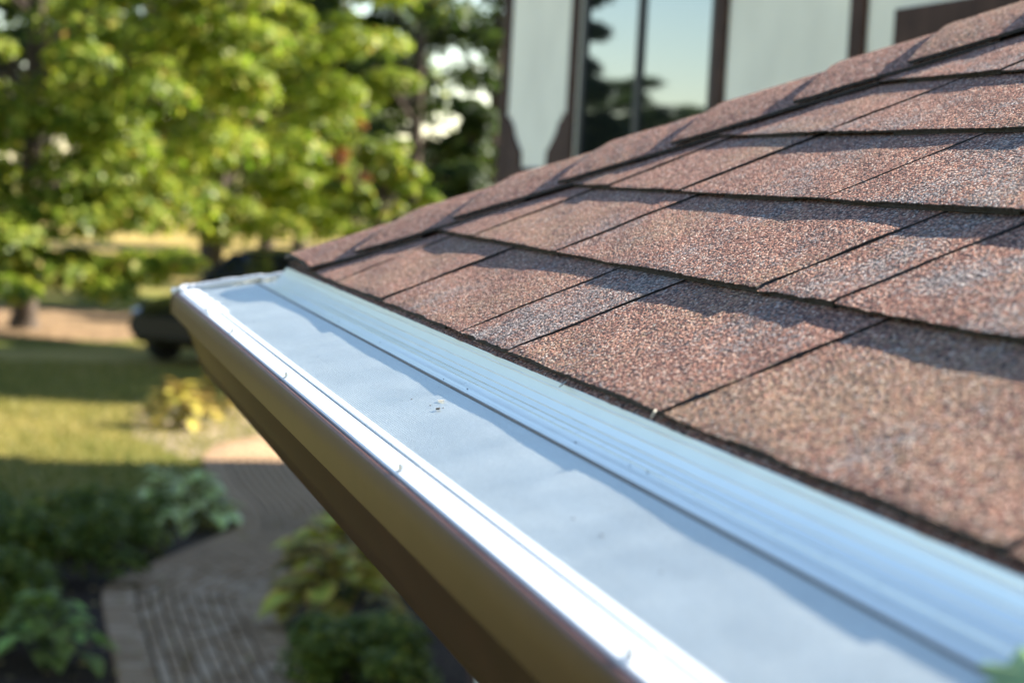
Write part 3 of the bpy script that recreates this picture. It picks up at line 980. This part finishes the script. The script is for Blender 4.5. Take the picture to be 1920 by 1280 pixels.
# wall built round the window opening
wx0, wx1, wz0, wz1 = -7.44, -5.36, -0.35, 1.35
X0, X1 = -9.22, -2.55
V, F = join(box(X0, wx0, WY, WY + 0.2, GZ, HZ), box(wx1, X1, WY, WY + 0.2, GZ, HZ), box(wx0, wx1, WY + 0.0005, WY + 0.2, GZ, wz0), box(wx0, wx1, WY + 0.0005, WY + 0.2, wz1, HZ),
            box(X0, X0 + 0.2, WY + 0.2, 8.0, GZ, HZ), box(X1 - 0.2, X1, WY + 0.2, 8.0, GZ, HZ), box(X0, X1, 7.8, 8.0, GZ + 0.001, HZ - 0.001))
mesh_obj('wall', V, F, MAT['stucco'], house)


def board(x0, x1, z0, z1, proud=0.020, m='timber'):
    V, F = box(x0, x1, WY - proud, WY - 0.001, z0, z1)
    o = mesh_obj('timber_board', V, F, MAT[m], house)
    bevel(o, 0.004)
    return o


board(-9.22, -9.08, GZ, HZ)                     # corner post
board(-7.68, -7.55, GZ, HZ)                     # post left of the window
board(-5.36, -5.23, GZ, HZ)                     # post right of the window
board(-3.91, -3.79, GZ, HZ)
board(-9.06, -7.68, -0.35, 0.19, 0.018)         # beam under the shaped panel
board(-3.53, -2.6, -0.6, 0.70, 0.018)           # wide dark panel
board(-5.15, -3.91, -0.9, -0.55, 0.018)
board(-7.47, -5.36, 1.42, 1.66, 0.018)


def bracket(xa, sgn):
    """scrolled brace in a lower corner of the stucco panel"""
    prof = [(0, 0.18), (0.40, 0.18), (0.385, 0.275), (0.35, 0.285), (0.30, 0.31), (0.235, 0.345), (0.185, 0.38), (0.16, 0.415), (0.10, 0.425), (0.085, 0.455), (0, 0.455)]
    n = len(prof)
    V = [(xa + sgn * a, WY - 0.016, z) for a, z in prof] + [(xa + sgn * a, WY - 0.001, z) for a, z in prof]
    F = [tuple(range(n)), tuple(range(2 * n - 1, n - 1, -1))] + [(i, (i + 1) % n, n + (i + 1) % n, n + i) for i in range(n)]
    mesh_obj('scroll_bracket', V, F, MAT['timber'], house)


bracket(-9.065, 1); bracket(-7.675, -1)
# window: frame, mullion, two panes
V, F = join(box(wx0 - 0.02, wx0 + 0.05, WY - 0.016, WY + 0.06, wz0, wz1), box(wx1 - 0.05, wx1, WY - 0.016, WY + 0.06, wz0, wz1),
            box(wx0 + 0.0505, wx1 - 0.0505, WY - 0.015, WY + 0.06, wz0, wz0 + 0.07), box(wx0 + 0.0505, wx1 - 0.0505, WY - 0.015, WY + 0.06, wz1 - 0.07, wz1))
win = mesh_obj('window', V, F, MAT['frame'], house)
V, F = box(-6.49, -6.40, WY - 0.014, WY + 0.05, wz0 + 0.071, wz1 - 0.071)
mesh_obj('mullion', V, F, MAT['frame'], win)
gm, gnt, gb = mat('window_glass')
gb.inputs['Base Color'].default_value = (0.012, 0.014, 0.014, 1)
gb.inputs['Roughness'].default_value = 0.02
gb.inputs['IOR'].default_value = 3.4
gb.inputs['Specular Tint'].default_value = (0.86, 0.95, 1.0, 1)
gb.inputs['Specular IOR Level'].default_value = 0.5
for a, b_ in ((wx0 + 0.0505, -6.4905), (-6.3995, wx1 - 0.0505)):
    V, F = box(a, b_, WY - 0.004, WY + 0.004, wz0 + 0.0705, wz1 - 0.0705)
    mesh_obj('pane', V, F, gm, win)
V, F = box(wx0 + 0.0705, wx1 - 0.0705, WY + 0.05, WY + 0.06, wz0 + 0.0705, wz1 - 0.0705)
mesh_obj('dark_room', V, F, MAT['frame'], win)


def gable_roof(x0, x1, y0, y1, ze, zr, axis, parent, m):
    ov = 0.35
    if axis == 'x':
        ym = (y0 + y1) / 2
        s = (zr - ze) / (ym - y0)
        oe = 0.08
        V = [(x0 - ov, y0 - ov, ze - ov * s), (x1 + oe, y0 - ov, ze - ov * s), (x1 + oe, ym, zr), (x0 - ov, ym, zr), (x1 + oe, y1 + ov, ze - ov * s), (x0 - ov, y1 + ov, ze - ov * s)]
        V += [(a, b, c + 0.14) for a, b, c in V]
        F = [(0, 1, 2, 3), (3, 2, 4, 5), (6, 9, 8, 7), (9, 11, 10, 8), (0, 6, 7, 1), (5, 4, 10, 11), (0, 3, 9, 6), (3, 5, 11, 9), (1, 7, 8, 2), (2, 8, 10, 4)]
    o = mesh_obj('roof', V, F, m, parent)
    o['tone'] = 0.0; o['tan'] = 0.0
    return o


gable_roof(X0, X1, WY, 8.0, HZ, 3.8, 'x', house, MAT['granule'])
# rear wing, standing farther along the lawn side; its shadow lies over the near garden
wing = empty('rear_wing', (-18, 12, GZ), 'rear wing of the timbered house, out of sight behind its stucco wall', 'house')
V, F = box(-22.9, -9.6, 8.3, 15.5, GZ, 2.4)
mesh_obj('wall', V, F, MAT['stucco'], wing)
gable_roof(-22.9, -9.6, 8.3, 15.5, 2.4, 6.6, 'x', wing, MAT['granule'])


# ------------------------------------------------------------------ parked car
def car_paint():
    m, nt, b = mat('black_car_paint')
    b.inputs['Base Color'].default_value = (0.002, 0.002, 0.0025, 1)
    b.inputs['Specular IOR Level'].default_value = 0.2
    b.inputs['Roughness'].default_value = 0.35
    b.inputs['Coat Weight'].default_value = 0.1
    b.inputs['Coat Roughness'].default_value = 0.05
    return m


MAT['paint'] = car_paint()
MAT['rubber'] = simple('tyre_rubber', (0.015, 0.015, 0.015), 0.8)
MAT['rim'] = simple('grey_alloy', (0.12, 0.12, 0.12), 0.35, metal=0.8)
MAT['cglass'] = simple('tinted_glass', (0.006, 0.007, 0.008), 0.08, var=0.02, spec=0.3)
MAT['lamp'] = simple('headlight_lens', (0.5, 0.52, 0.55), 0.1, var=0.05)
car = empty('parked_car', (-35.5, 4.05, GZ), 'black car parked under the trees behind the gutter corner', 'car')
fwd = Vector((0.66, -0.75, 0)).normalized(); side = Vector((-fwd.y, fwd.x, 0))
C0 = Vector((-35.5, 4.05, GZ))


def cw(x, y, z): return C0 + (fwd * x + side * y + Vector((0, 0, z))) * 1.10


# body: stations along the length: (x, half width, sill, shoulder height)
st = [(-2.30, 0.72, 0.52, 0.80), (-2.25, 0.84, 0.36, 1.02), (-1.9, 0.91, 0.26, 1.08), (-0.9, 0.93, 0.24, 1.06), (0.2, 0.93, 0.24, 1.03), (0.95, 0.92, 0.24, 1.02), (1.6, 0.90, 0.26, 0.97), (2.15, 0.84, 0.30, 0.86), (2.38, 0.68, 0.42, 0.70)]
V, F = [], []
for x, w, s, h in st:
    ring = [(-w * .86, s), (-w, s + .12), (-w, (s + h) / 2), (-w * .97, h - .08), (-w * .86, h), (0, h + .03), (w * .86, h), (w * .97, h - .08), (w, (s + h) / 2), (w, s + .12), (w * .86, s)]
    V += [cw(x, a, z) for a, z in ring]
n = 11
for i in range(len(st) - 1):
    for k in range(n):
        F.append((i * n + k, i * n + (k + 1) % n, (i + 1) * n + (k + 1) % n, (i + 1) * n + k))
F += [tuple(range(n)), tuple(range((len(st) - 1) * n, len(st) * n))]
mesh_obj('body', V, F, MAT['paint'], car, smooth=True, sharp=R(40))
# cabin glass and roof
cb = [(-2.12, 0.78, 1.02, 0.62), (-1.75, 0.80, 1.62, 0.60), (-0.6, 0.82, 1.70, 0.62), (0.25, 0.80, 1.64, 0.60), (1.05, 0.78, 1.02, 0.70)]
V, F = [], []
for x, wb, zt, wt in cb:
    zb = 1.00
    V += [cw(x, -wb, zb), cw(x, -wt, zt), cw(x, wt, zt), cw(x, wb, zb)]
for i in range(4):
    for k in range(3):
        F.append((i * 4 + k, i * 4 + k + 1, i * 4 + 4 + k + 1, i * 4 + 4 + k))
mesh_obj('window', V, F, MAT['cglass'], car)
V, F = [], []
for x, wb, zt, wt in cb[1:4]:
    V += [cw(x, -wt - .02, zt - .03), cw(x, -wt * .8, zt + .035), cw(x, wt * .8, zt + .035), cw(x, wt + .02, zt - .03)]
for i in range(2):
    for k in range(3):
        F.append((i * 4 + k, i * 4 + k + 1, i * 4 + 4 + k + 1, i * 4 + 4 + k))
mesh_obj('roof', V, F, MAT['paint'], car, smooth=True)
for sgn in (-1, 1):
    for (xa, za, xb, zb, wa, wbb) in ((1.05, 1.02, 0.25, 1.63, .785, .61), (-0.55, 1.0, -0.6, 1.69, .825, .63), (-2.12, 1.02, -1.75, 1.61, .785, .61)):
        V, F = tube([cw(xa, sgn * wa, za), cw(xb, sgn * wbb, zb)], [0.045, 0.04], 6)
        mesh_obj('pillar', V, F, MAT['paint'], car)
    V, F = blob(cw(0.85, sgn * 1.02, 1.10), (0.10, 0.10, 0.08), 4, amp=0.1, sub=2)
    mesh_obj('mirror', V, F, MAT['paint'], car, smooth=True)
    V, F = blob(cw(2.20, sgn * 0.66, 0.76), (0.13, 0.13, 0.07), 5, amp=0.1, sub=2)
    mesh_obj('headlight', V, F, MAT['lamp'], car, smooth=True)
    for x in (1.45, -1.45):
        V, F = [], []
        for i in range(28):
            an = 2 * math.pi * i / 28
            for y, rad in ((0.72, 0.20), (0.72, 0.33), (0.75, 0.355), (0.91, 0.355), (0.94, 0.33), (0.94, 0.235)):
                V.append(cw(x + math.cos(an) * rad, sgn * y, 0.355 + math.sin(an) * rad))
        for i in range(28):
            for k in range(5):
                a = i * 6 + k; b_ = ((i + 1) % 28) * 6 + k
                F.append((a, b_, b_ + 1, a + 1))
        wheel = mesh_obj('wheel', V, F, MAT['rubber'], car, smooth=True)
        V, F = [], []
        for i in range(20):
            an = 2 * math.pi * i / 20
            for y, rad in ((0.93, 0.235), (0.90, 0.21), (0.905 if i % 4 < 2 else 0.86, 0.10), (0.92, 0.05)):
                V.append(cw(x + math.cos(an) * rad, sgn * y, 0.355 + math.sin(an) * rad))
        for i in range(20):
            for k in range(3):
                a = i * 4 + k; b_ = ((i + 1) % 20) * 4 + k
                F.append((a, b_, b_ + 1, a + 1))
        F.append(tuple(i * 4 + 3 for i in range(20)))
        mesh_obj('rim', V, F, MAT['rim'], wheel)

# ------------------------------------------------------------------ garden plants


def hosta_mat(name, inner, edge):
    m, nt, b = mat(name)
    L = nt.links.new
    oi = N(nt, 'ShaderNodeObjectInfo')
    at = N(nt, 'ShaderNodeAttribute', attribute_type='GEOMETRY', attribute_name='rim')
    mx = N(nt, 'ShaderNodeMix', data_type='RGBA'); L(at.outputs['Fac'], mx.inputs[0])
    mx.inputs[6].default_value = (*inner, 1); mx.inputs[7].default_value = (*edge, 1)
    hs = N(nt, 'ShaderNodeHueSaturation'); 
    mr = N(nt, 'ShaderNodeMapRange'); mr.inputs[3].default_value = 0.40; mr.inputs[4].default_value = 1.45
    L(oi.outputs['Random'], mr.inputs[0]); L(mr.outputs[0], hs.inputs['Value']); L(mx.outputs[2], hs.inputs['Color'])
    mh = N(nt, 'ShaderNodeMapRange'); mh.inputs[3].default_value = 0.47; mh.inputs[4].default_value = 0.52; L(oi.outputs['Random'], mh.inputs[0]); L(mh.outputs[0], hs.inputs['Hue'])
    L(hs.outputs[0], b.inputs['Base Color'])
    b.inputs['Roughness'].default_value = 0.5
    b.inputs['Specular IOR Level'].default_value = 0.2
    t = N(nt, 'ShaderNodeBsdfTranslucent'); L(hs.outputs[0], t.inputs['Color'])
    ms = N(nt, 'ShaderNodeMixShader'); ms.inputs[0].default_value = 0.35
    L(b.outputs[0], ms.inputs[1]); L(t.outputs[0], ms.inputs[2]); L(ms.outputs[0], nt.nodes['Material Output'].inputs['Surface'])
    return m


def leaf_mesh(name, m):
    """broad arching leaf, 1 m long, lying along +x"""
    V, F, rimv = [], [], []
    prof = [(0, .03), (.12, .16), (.3, .30), (.5, .33), (.7, .25), (.88, .11), (1.0, .01)]
    for x, w in prof:
        for k, s in enumerate((-1, -.72, 0, .72, 1)):
            V.append((x, w * s, 0.55 * x - 0.62 * x * x + 0.10 * abs(s) ** 1.5 * w * 2))
            rimv.append(1.0 if abs(s) == 1 else (0.25 if s else 0.0))
    for i in range(len(prof) - 1):
        for k in range(4):
            a = i * 5 + k
            F.append((a, a + 5, a + 6, a + 1))
    me = bpy.data.meshes.new(name)
    me.from_pydata(V, [], F)
    at = me.attributes.new('rim', 'FLOAT', 'POINT'); at.data.foreach_set('value', rimv)
    me.materials.append(m)
    me.polygons.foreach_set('use_smooth', [True] * len(F))
    return me


HM = {'varieg': leaf_mesh('leaf', hosta_mat('variegated_hosta', (0.42, 0.48, 0.12), (0.90, 0.90, 0.60))),
      'blue': leaf_mesh('leaf', hosta_mat('blue_hosta', (0.23, 0.34, 0.07), (0.36, 0.45, 0.12))),
      'yellow': leaf_mesh('leaf', hosta_mat('yellowing_hosta', (0.34, 0.30, 0.05), (0.42, 0.24, 0.08))),
      'orange': leaf_mesh('leaf', hosta_mat('turning_hosta', (0.33, 0.34, 0.05), (0.62, 0.32, 0.07)))}


def hosta(loc, rad, n, kind, label, seed, group=None, lscale=0.26, hgt=0.3, name='hosta'):
    r = random.Random(seed)
    root = empty(name, (loc[0], loc[1], GZ), label, 'plant', group)
    for i in range(n):
        t = math.sqrt((i + .5) / n)
        a = i * 2.39996 + r.uniform(-.3, .3)
        q = rad * t * r.uniform(.75, 1.0)
        s = lscale * r.uniform(.75, 1.2)
        o = bpy.data.objects.new('leaf', HM[kind])
        COL.objects.link(o); o.parent = root
        q0 = max(0, q - s * 0.6)
        o.location = (math.cos(a) * q0, math.sin(a) * q0, hgt * (1 - 0.75 * t * t) * r.uniform(.85, 1.1) + .03)
        o.scale = (s, s, s)
        o.rotation_euler = (r.uniform(-.25, .25), -0.45 + 0.75 * t + r.uniform(-.2, .2), a + r.uniform(-.3, .3))
    # stalks
    T = []
    for i in range(12):
        a = r.uniform(0, 6.28); q = rad * r.uniform(.1, .6)
        T.append(tube([(loc[0], loc[1], GZ), (loc[0] + math.cos(a) * q, loc[1] + math.sin(a) * q, GZ + hgt * .8)], [.012, .006], 5))
    V, F = join(*T)
    mesh_obj('stalks', V, F, MAT['stalk'], root)
    return root


MAT['stalk'] = simple('green_stalk', (0.07, 0.10, 0.03), 0.6, spec=0.1)
hosta((-17.55, 1.36), 0.52, 48, 'varieg', 'pale edged variegated hosta in the bend of the brick path', 1, None, 0.24, 0.42)
hosta((-18.25, 1.15), 0.36, 34, 'varieg', 'smaller pale edged hosta behind the one in the path bend', 2, None, 0.22, 0.36)
hosta((-11.75, -0.02), 0.48, 60, 'blue', 'bluish green hosta at the bottom left of the garden', 3, None, 0.21, 0.40)
hosta((-25.4, 1.80), 0.60, 66, 'yellow', 'yellowing sunlit plant on pale soil beyond the shadow', 4, 'yellowing plants', 0.26, 0.46)
hosta((-27.0, 2.50), 0.58, 60, 'yellow', 'yellow green sunlit plant next to the gutter edge, taller', 5, 'yellowing plants', 0.26, 0.62)
hosta((-14.45, 2.22), 0.56, 52, 'orange', 'hosta with leaves turning orange right of the path', 6, 'turning hostas', 0.28, 0.55)
hosta((-13.0, 2.02), 0.60, 60, 'orange', 'large leaved green and orange hosta under the gutter', 7, 'turning hostas', 0.30, 0.50)


def shrub(loc, rad, hgt, n, size, m, label, seed, name='shrub', group=None):
    r = np.random.default_rng(seed)
    root = empty(name, (loc[0], loc[1], GZ), label, 'shrub', group)
    cen, rads, cnt = [], [], []
    for i in range(26):
        a = r.uniform(0, 6.28); q = rad * math.sqrt(r.uniform(0, 1)) * .8
        z = hgt * r.uniform(.25, .95) * (1 - .35 * (q / rad) ** 2)
        cen.append(np.array([loc[0] + math.cos(a) * q, loc[1] + math.sin(a) * q, GZ + z])); rads.append(np.array([rad * .3, rad * .3, rad * .26])); cnt.append(n // 26)
    V = leaf_cloud(r, cen, rads, cnt, size)
    V[:, 2] = np.maximum(V[:, 2], GZ + .01)
    fast_mesh('foliage', V, 4, m, root)
    T = [tube([(loc[0], loc[1], GZ), tuple(c)], [.015, .005], 5) for c in cen[:10]]
    Vt, Ft = join(*T)
    mesh_obj('stem', Vt, Ft, MAT['bark'], root)
    return root


MAT['shrub'] = leaf_mat('evergreen_leaf', [(0, (0.055, 0.085, 0.010)), (0.7, (0.125, 0.165, 0.020)), (1.0, (0.28, 0.27, 0.04))], [(0, (0.08, 0.12, 0.01)), (1.0, (0.20, 0.22, 0.03))], 0.3)
shrub((-14.6, 0.02), 0.75, 0.62, 5200, 0.06, MAT['shrub'], 'dark evergreen shrub between the two hostas at left', 41)
shrub((-16.1, 0.55), 0.62, 0.50, 4200, 0.06, MAT['shrub'], 'low dark shrub touching the variegated hosta', 42)
shrub((-15.9, -0.6), 0.70, 0.60, 4200, 0.06, MAT['shrub'], 'dark shrub at the left edge behind the evergreen', 43)
shrub((-12.6, -0.5), 0.60, 0.60, 3600, 0.06, MAT['shrub'], 'dark evergreen shrub behind the bluish hosta', 44)
shrub((-11.35, 2.0), 0.60, 0.38, 4600, 0.05, MAT['shrub'], 'low fine leaved green shrub below the gutter', 45)
shrub((-16.8, 2.85), 0.40, 0.60, 2600, 0.06, MAT['shrub'], 'small dark shrub where the path meets the gutter line', 46)

# ------------------------------------------------------------------ small debris
def flake(name, c, ax, ay, m, label, cat, thick=0.0004):
    c = Vector(c); ax = Vector(ax); ay = Vector(ay)
    nz = ax.cross(ay).normalized() * thick
    pr = [(-1, 0), (-.5, .8), (.3, 1), (1, .2), (.6, -.7), (-.3, -.9)]
    V = [c + ax * a + ay * b_ for a, b_ in pr] + [c + ax * a + ay * b_ + nz for a, b_ in pr]
    F = [tuple(range(5, -1, -1)), tuple(range(6, 12))] + [(i, (i + 1) % 6, 6 + (i + 1) % 6, 6 + i) for i in range(6)]
    o = mesh_obj(name, V, F, m)
    tag(o, label, cat)
    return o


MAT['chip'] = simple('pale_chip', (0.55, 0.50, 0.40), 0.7)
MAT['dirt'] = simple('dark_dirt', (0.06, 0.05, 0.04), 0.8)
MAT['greenleaf'] = simple('pale_green_leaf', (0.22, 0.34, 0.12), 0.5, var=0.25, scale=60)
flake('debris_chip', (1.437, -0.0575, -0.0356), (0.006, 0.001, 0.0004), (0.0005, 0.0016, 0.0006), MAT['chip'], 'pale chip lying on the mesh screen', 'debris')
flake('debris_speck', (1.475, -0.0665, -0.0378), (0.003, 0.0006, 0.0003), (0.0004, 0.0012, 0.0005), MAT['dirt'], 'dark speck of dirt lying on the mesh screen', 'debris', 0.001)
V, F = tube([(1.575, -0.001, -0.0065), (1.590, -0.0085, -0.0085)], [0.0007, 0.0005], 6)
tag(mesh_obj('pine_needle', V, F, MAT['chip']), 'pale needle poking out below the first shingle course', 'needle')
flake('granule_chip', (1.797, -0.0030, -0.0030), (0.002, 0, 0.001), (0, 0.0012, 0.0022), MAT['chip'], 'pale chip stuck at the corner of an eave shingle', 'debris', 0.001)

# a maple leaf caught at the near end of the guard
pr = [(0, -1.0), (.12, -.55), (.55, -.62), (.45, -.3), (.95, -.05), (.62, .12), (.72, .5), (.36, .42), (.25, .7), (0, 1.1), (-.25, .7), (-.36, .42), (-.72, .5), (-.62, .12), (-.95, -.05), (-.45, -.3), (-.55, -.62), (-.12, -.55)]
c = Vector((2.368, -0.034, -0.0262)); ax = Vector((0.030, 0.006, 0.004)); ay = Vector((-0.004, 0.020, 0.012)); nz = ax.cross(ay).normalized()
V = [c + nz * 0.002] + [c + ax * a + ay * b_ + nz * (0.004 * (a * a + b_ * b_)) for a, b_ in pr]
V += [v + nz * 0.0004 for v in V]
n = len(pr)
F = [(0, 1 + i, 1 + (i + 1) % n) for i in range(n)] + [(n + 1, n + 2 + (i + 1) % n, n + 2 + i) for i in range(n)] + [(1 + i, n + 2 + i, n + 2 + (i + 1) % n, 1 + (i + 1) % n) for i in range(n)]
tag(mesh_obj('fallen_leaf', V, F, MAT['greenleaf'], smooth=False), 'pale green leaf lying on the near end of the gutter guard', 'leaf')

# grit and leaf crumbs caught on the screen
rg = random.Random(77)
V, F = [], []
for i in range(30):
    x = rg.uniform(0.5, 2.3); y = rg.uniform(-0.108, -0.004) if rg.random() < 0.6 else rg.uniform(-0.032, -0.012)
    z = -0.0502 + (y + 0.115) * 0.238 if y < -0.039 else -0.0298 + max(0, (y + 0.0312)) * 0.12
    r_ = rg.uniform(0.0002, 0.0007)
    v, f = blob((x, y, z + r_ * 0.4), (r_ * rg.uniform(1, 4.0), r_, r_ * 0.5), i, amp=0.6, sub=1)
    V, F = join((V, F), (v, f))
tag(mesh_obj('grit', V, F, MAT['dirt']), 'tiny dark grit scattered on the gutter guard', 'grit', kind='stuff')
# dry leaves fallen on the mulch beds and the path edge
lv, lf = [], []
for i in range(420):
    x = rg.uniform(-19, -10.5); y = rg.uniform(-1.2, 3.2)
    a = rg.uniform(0, 6.28); s_ = rg.uniform(0.02, 0.05); n = len(lv)
    c_, q_ = math.cos(a) * s_, math.sin(a) * s_
    z = GZ + 0.05
    lv += [(x - c_, y - q_, z), (x + q_ * .6, y - c_ * .6, z + rg.uniform(0, .02)), (x + c_, y + q_, z), (x - q_ * .6, y + c_ * .6, z + rg.uniform(0, .02))]
    lf.append((n, n + 1, n + 2, n + 3))
MAT['dryleaf'] = leaf_mat('dry_fallen_leaf', [(0, (0.16, 0.09, 0.04)), (0.6, (0.30, 0.20, 0.08)), (1, (0.42, 0.34, 0.12))], [(0, (0.2, 0.1, 0.04)), (1, (0.4, 0.3, 0.1))], 0.2)
tag(mesh_obj('fallen_leaves', lv, lf, MAT['dryleaf']), 'dry brown leaves strewn over the beds and path', 'leaves', kind='stuff')
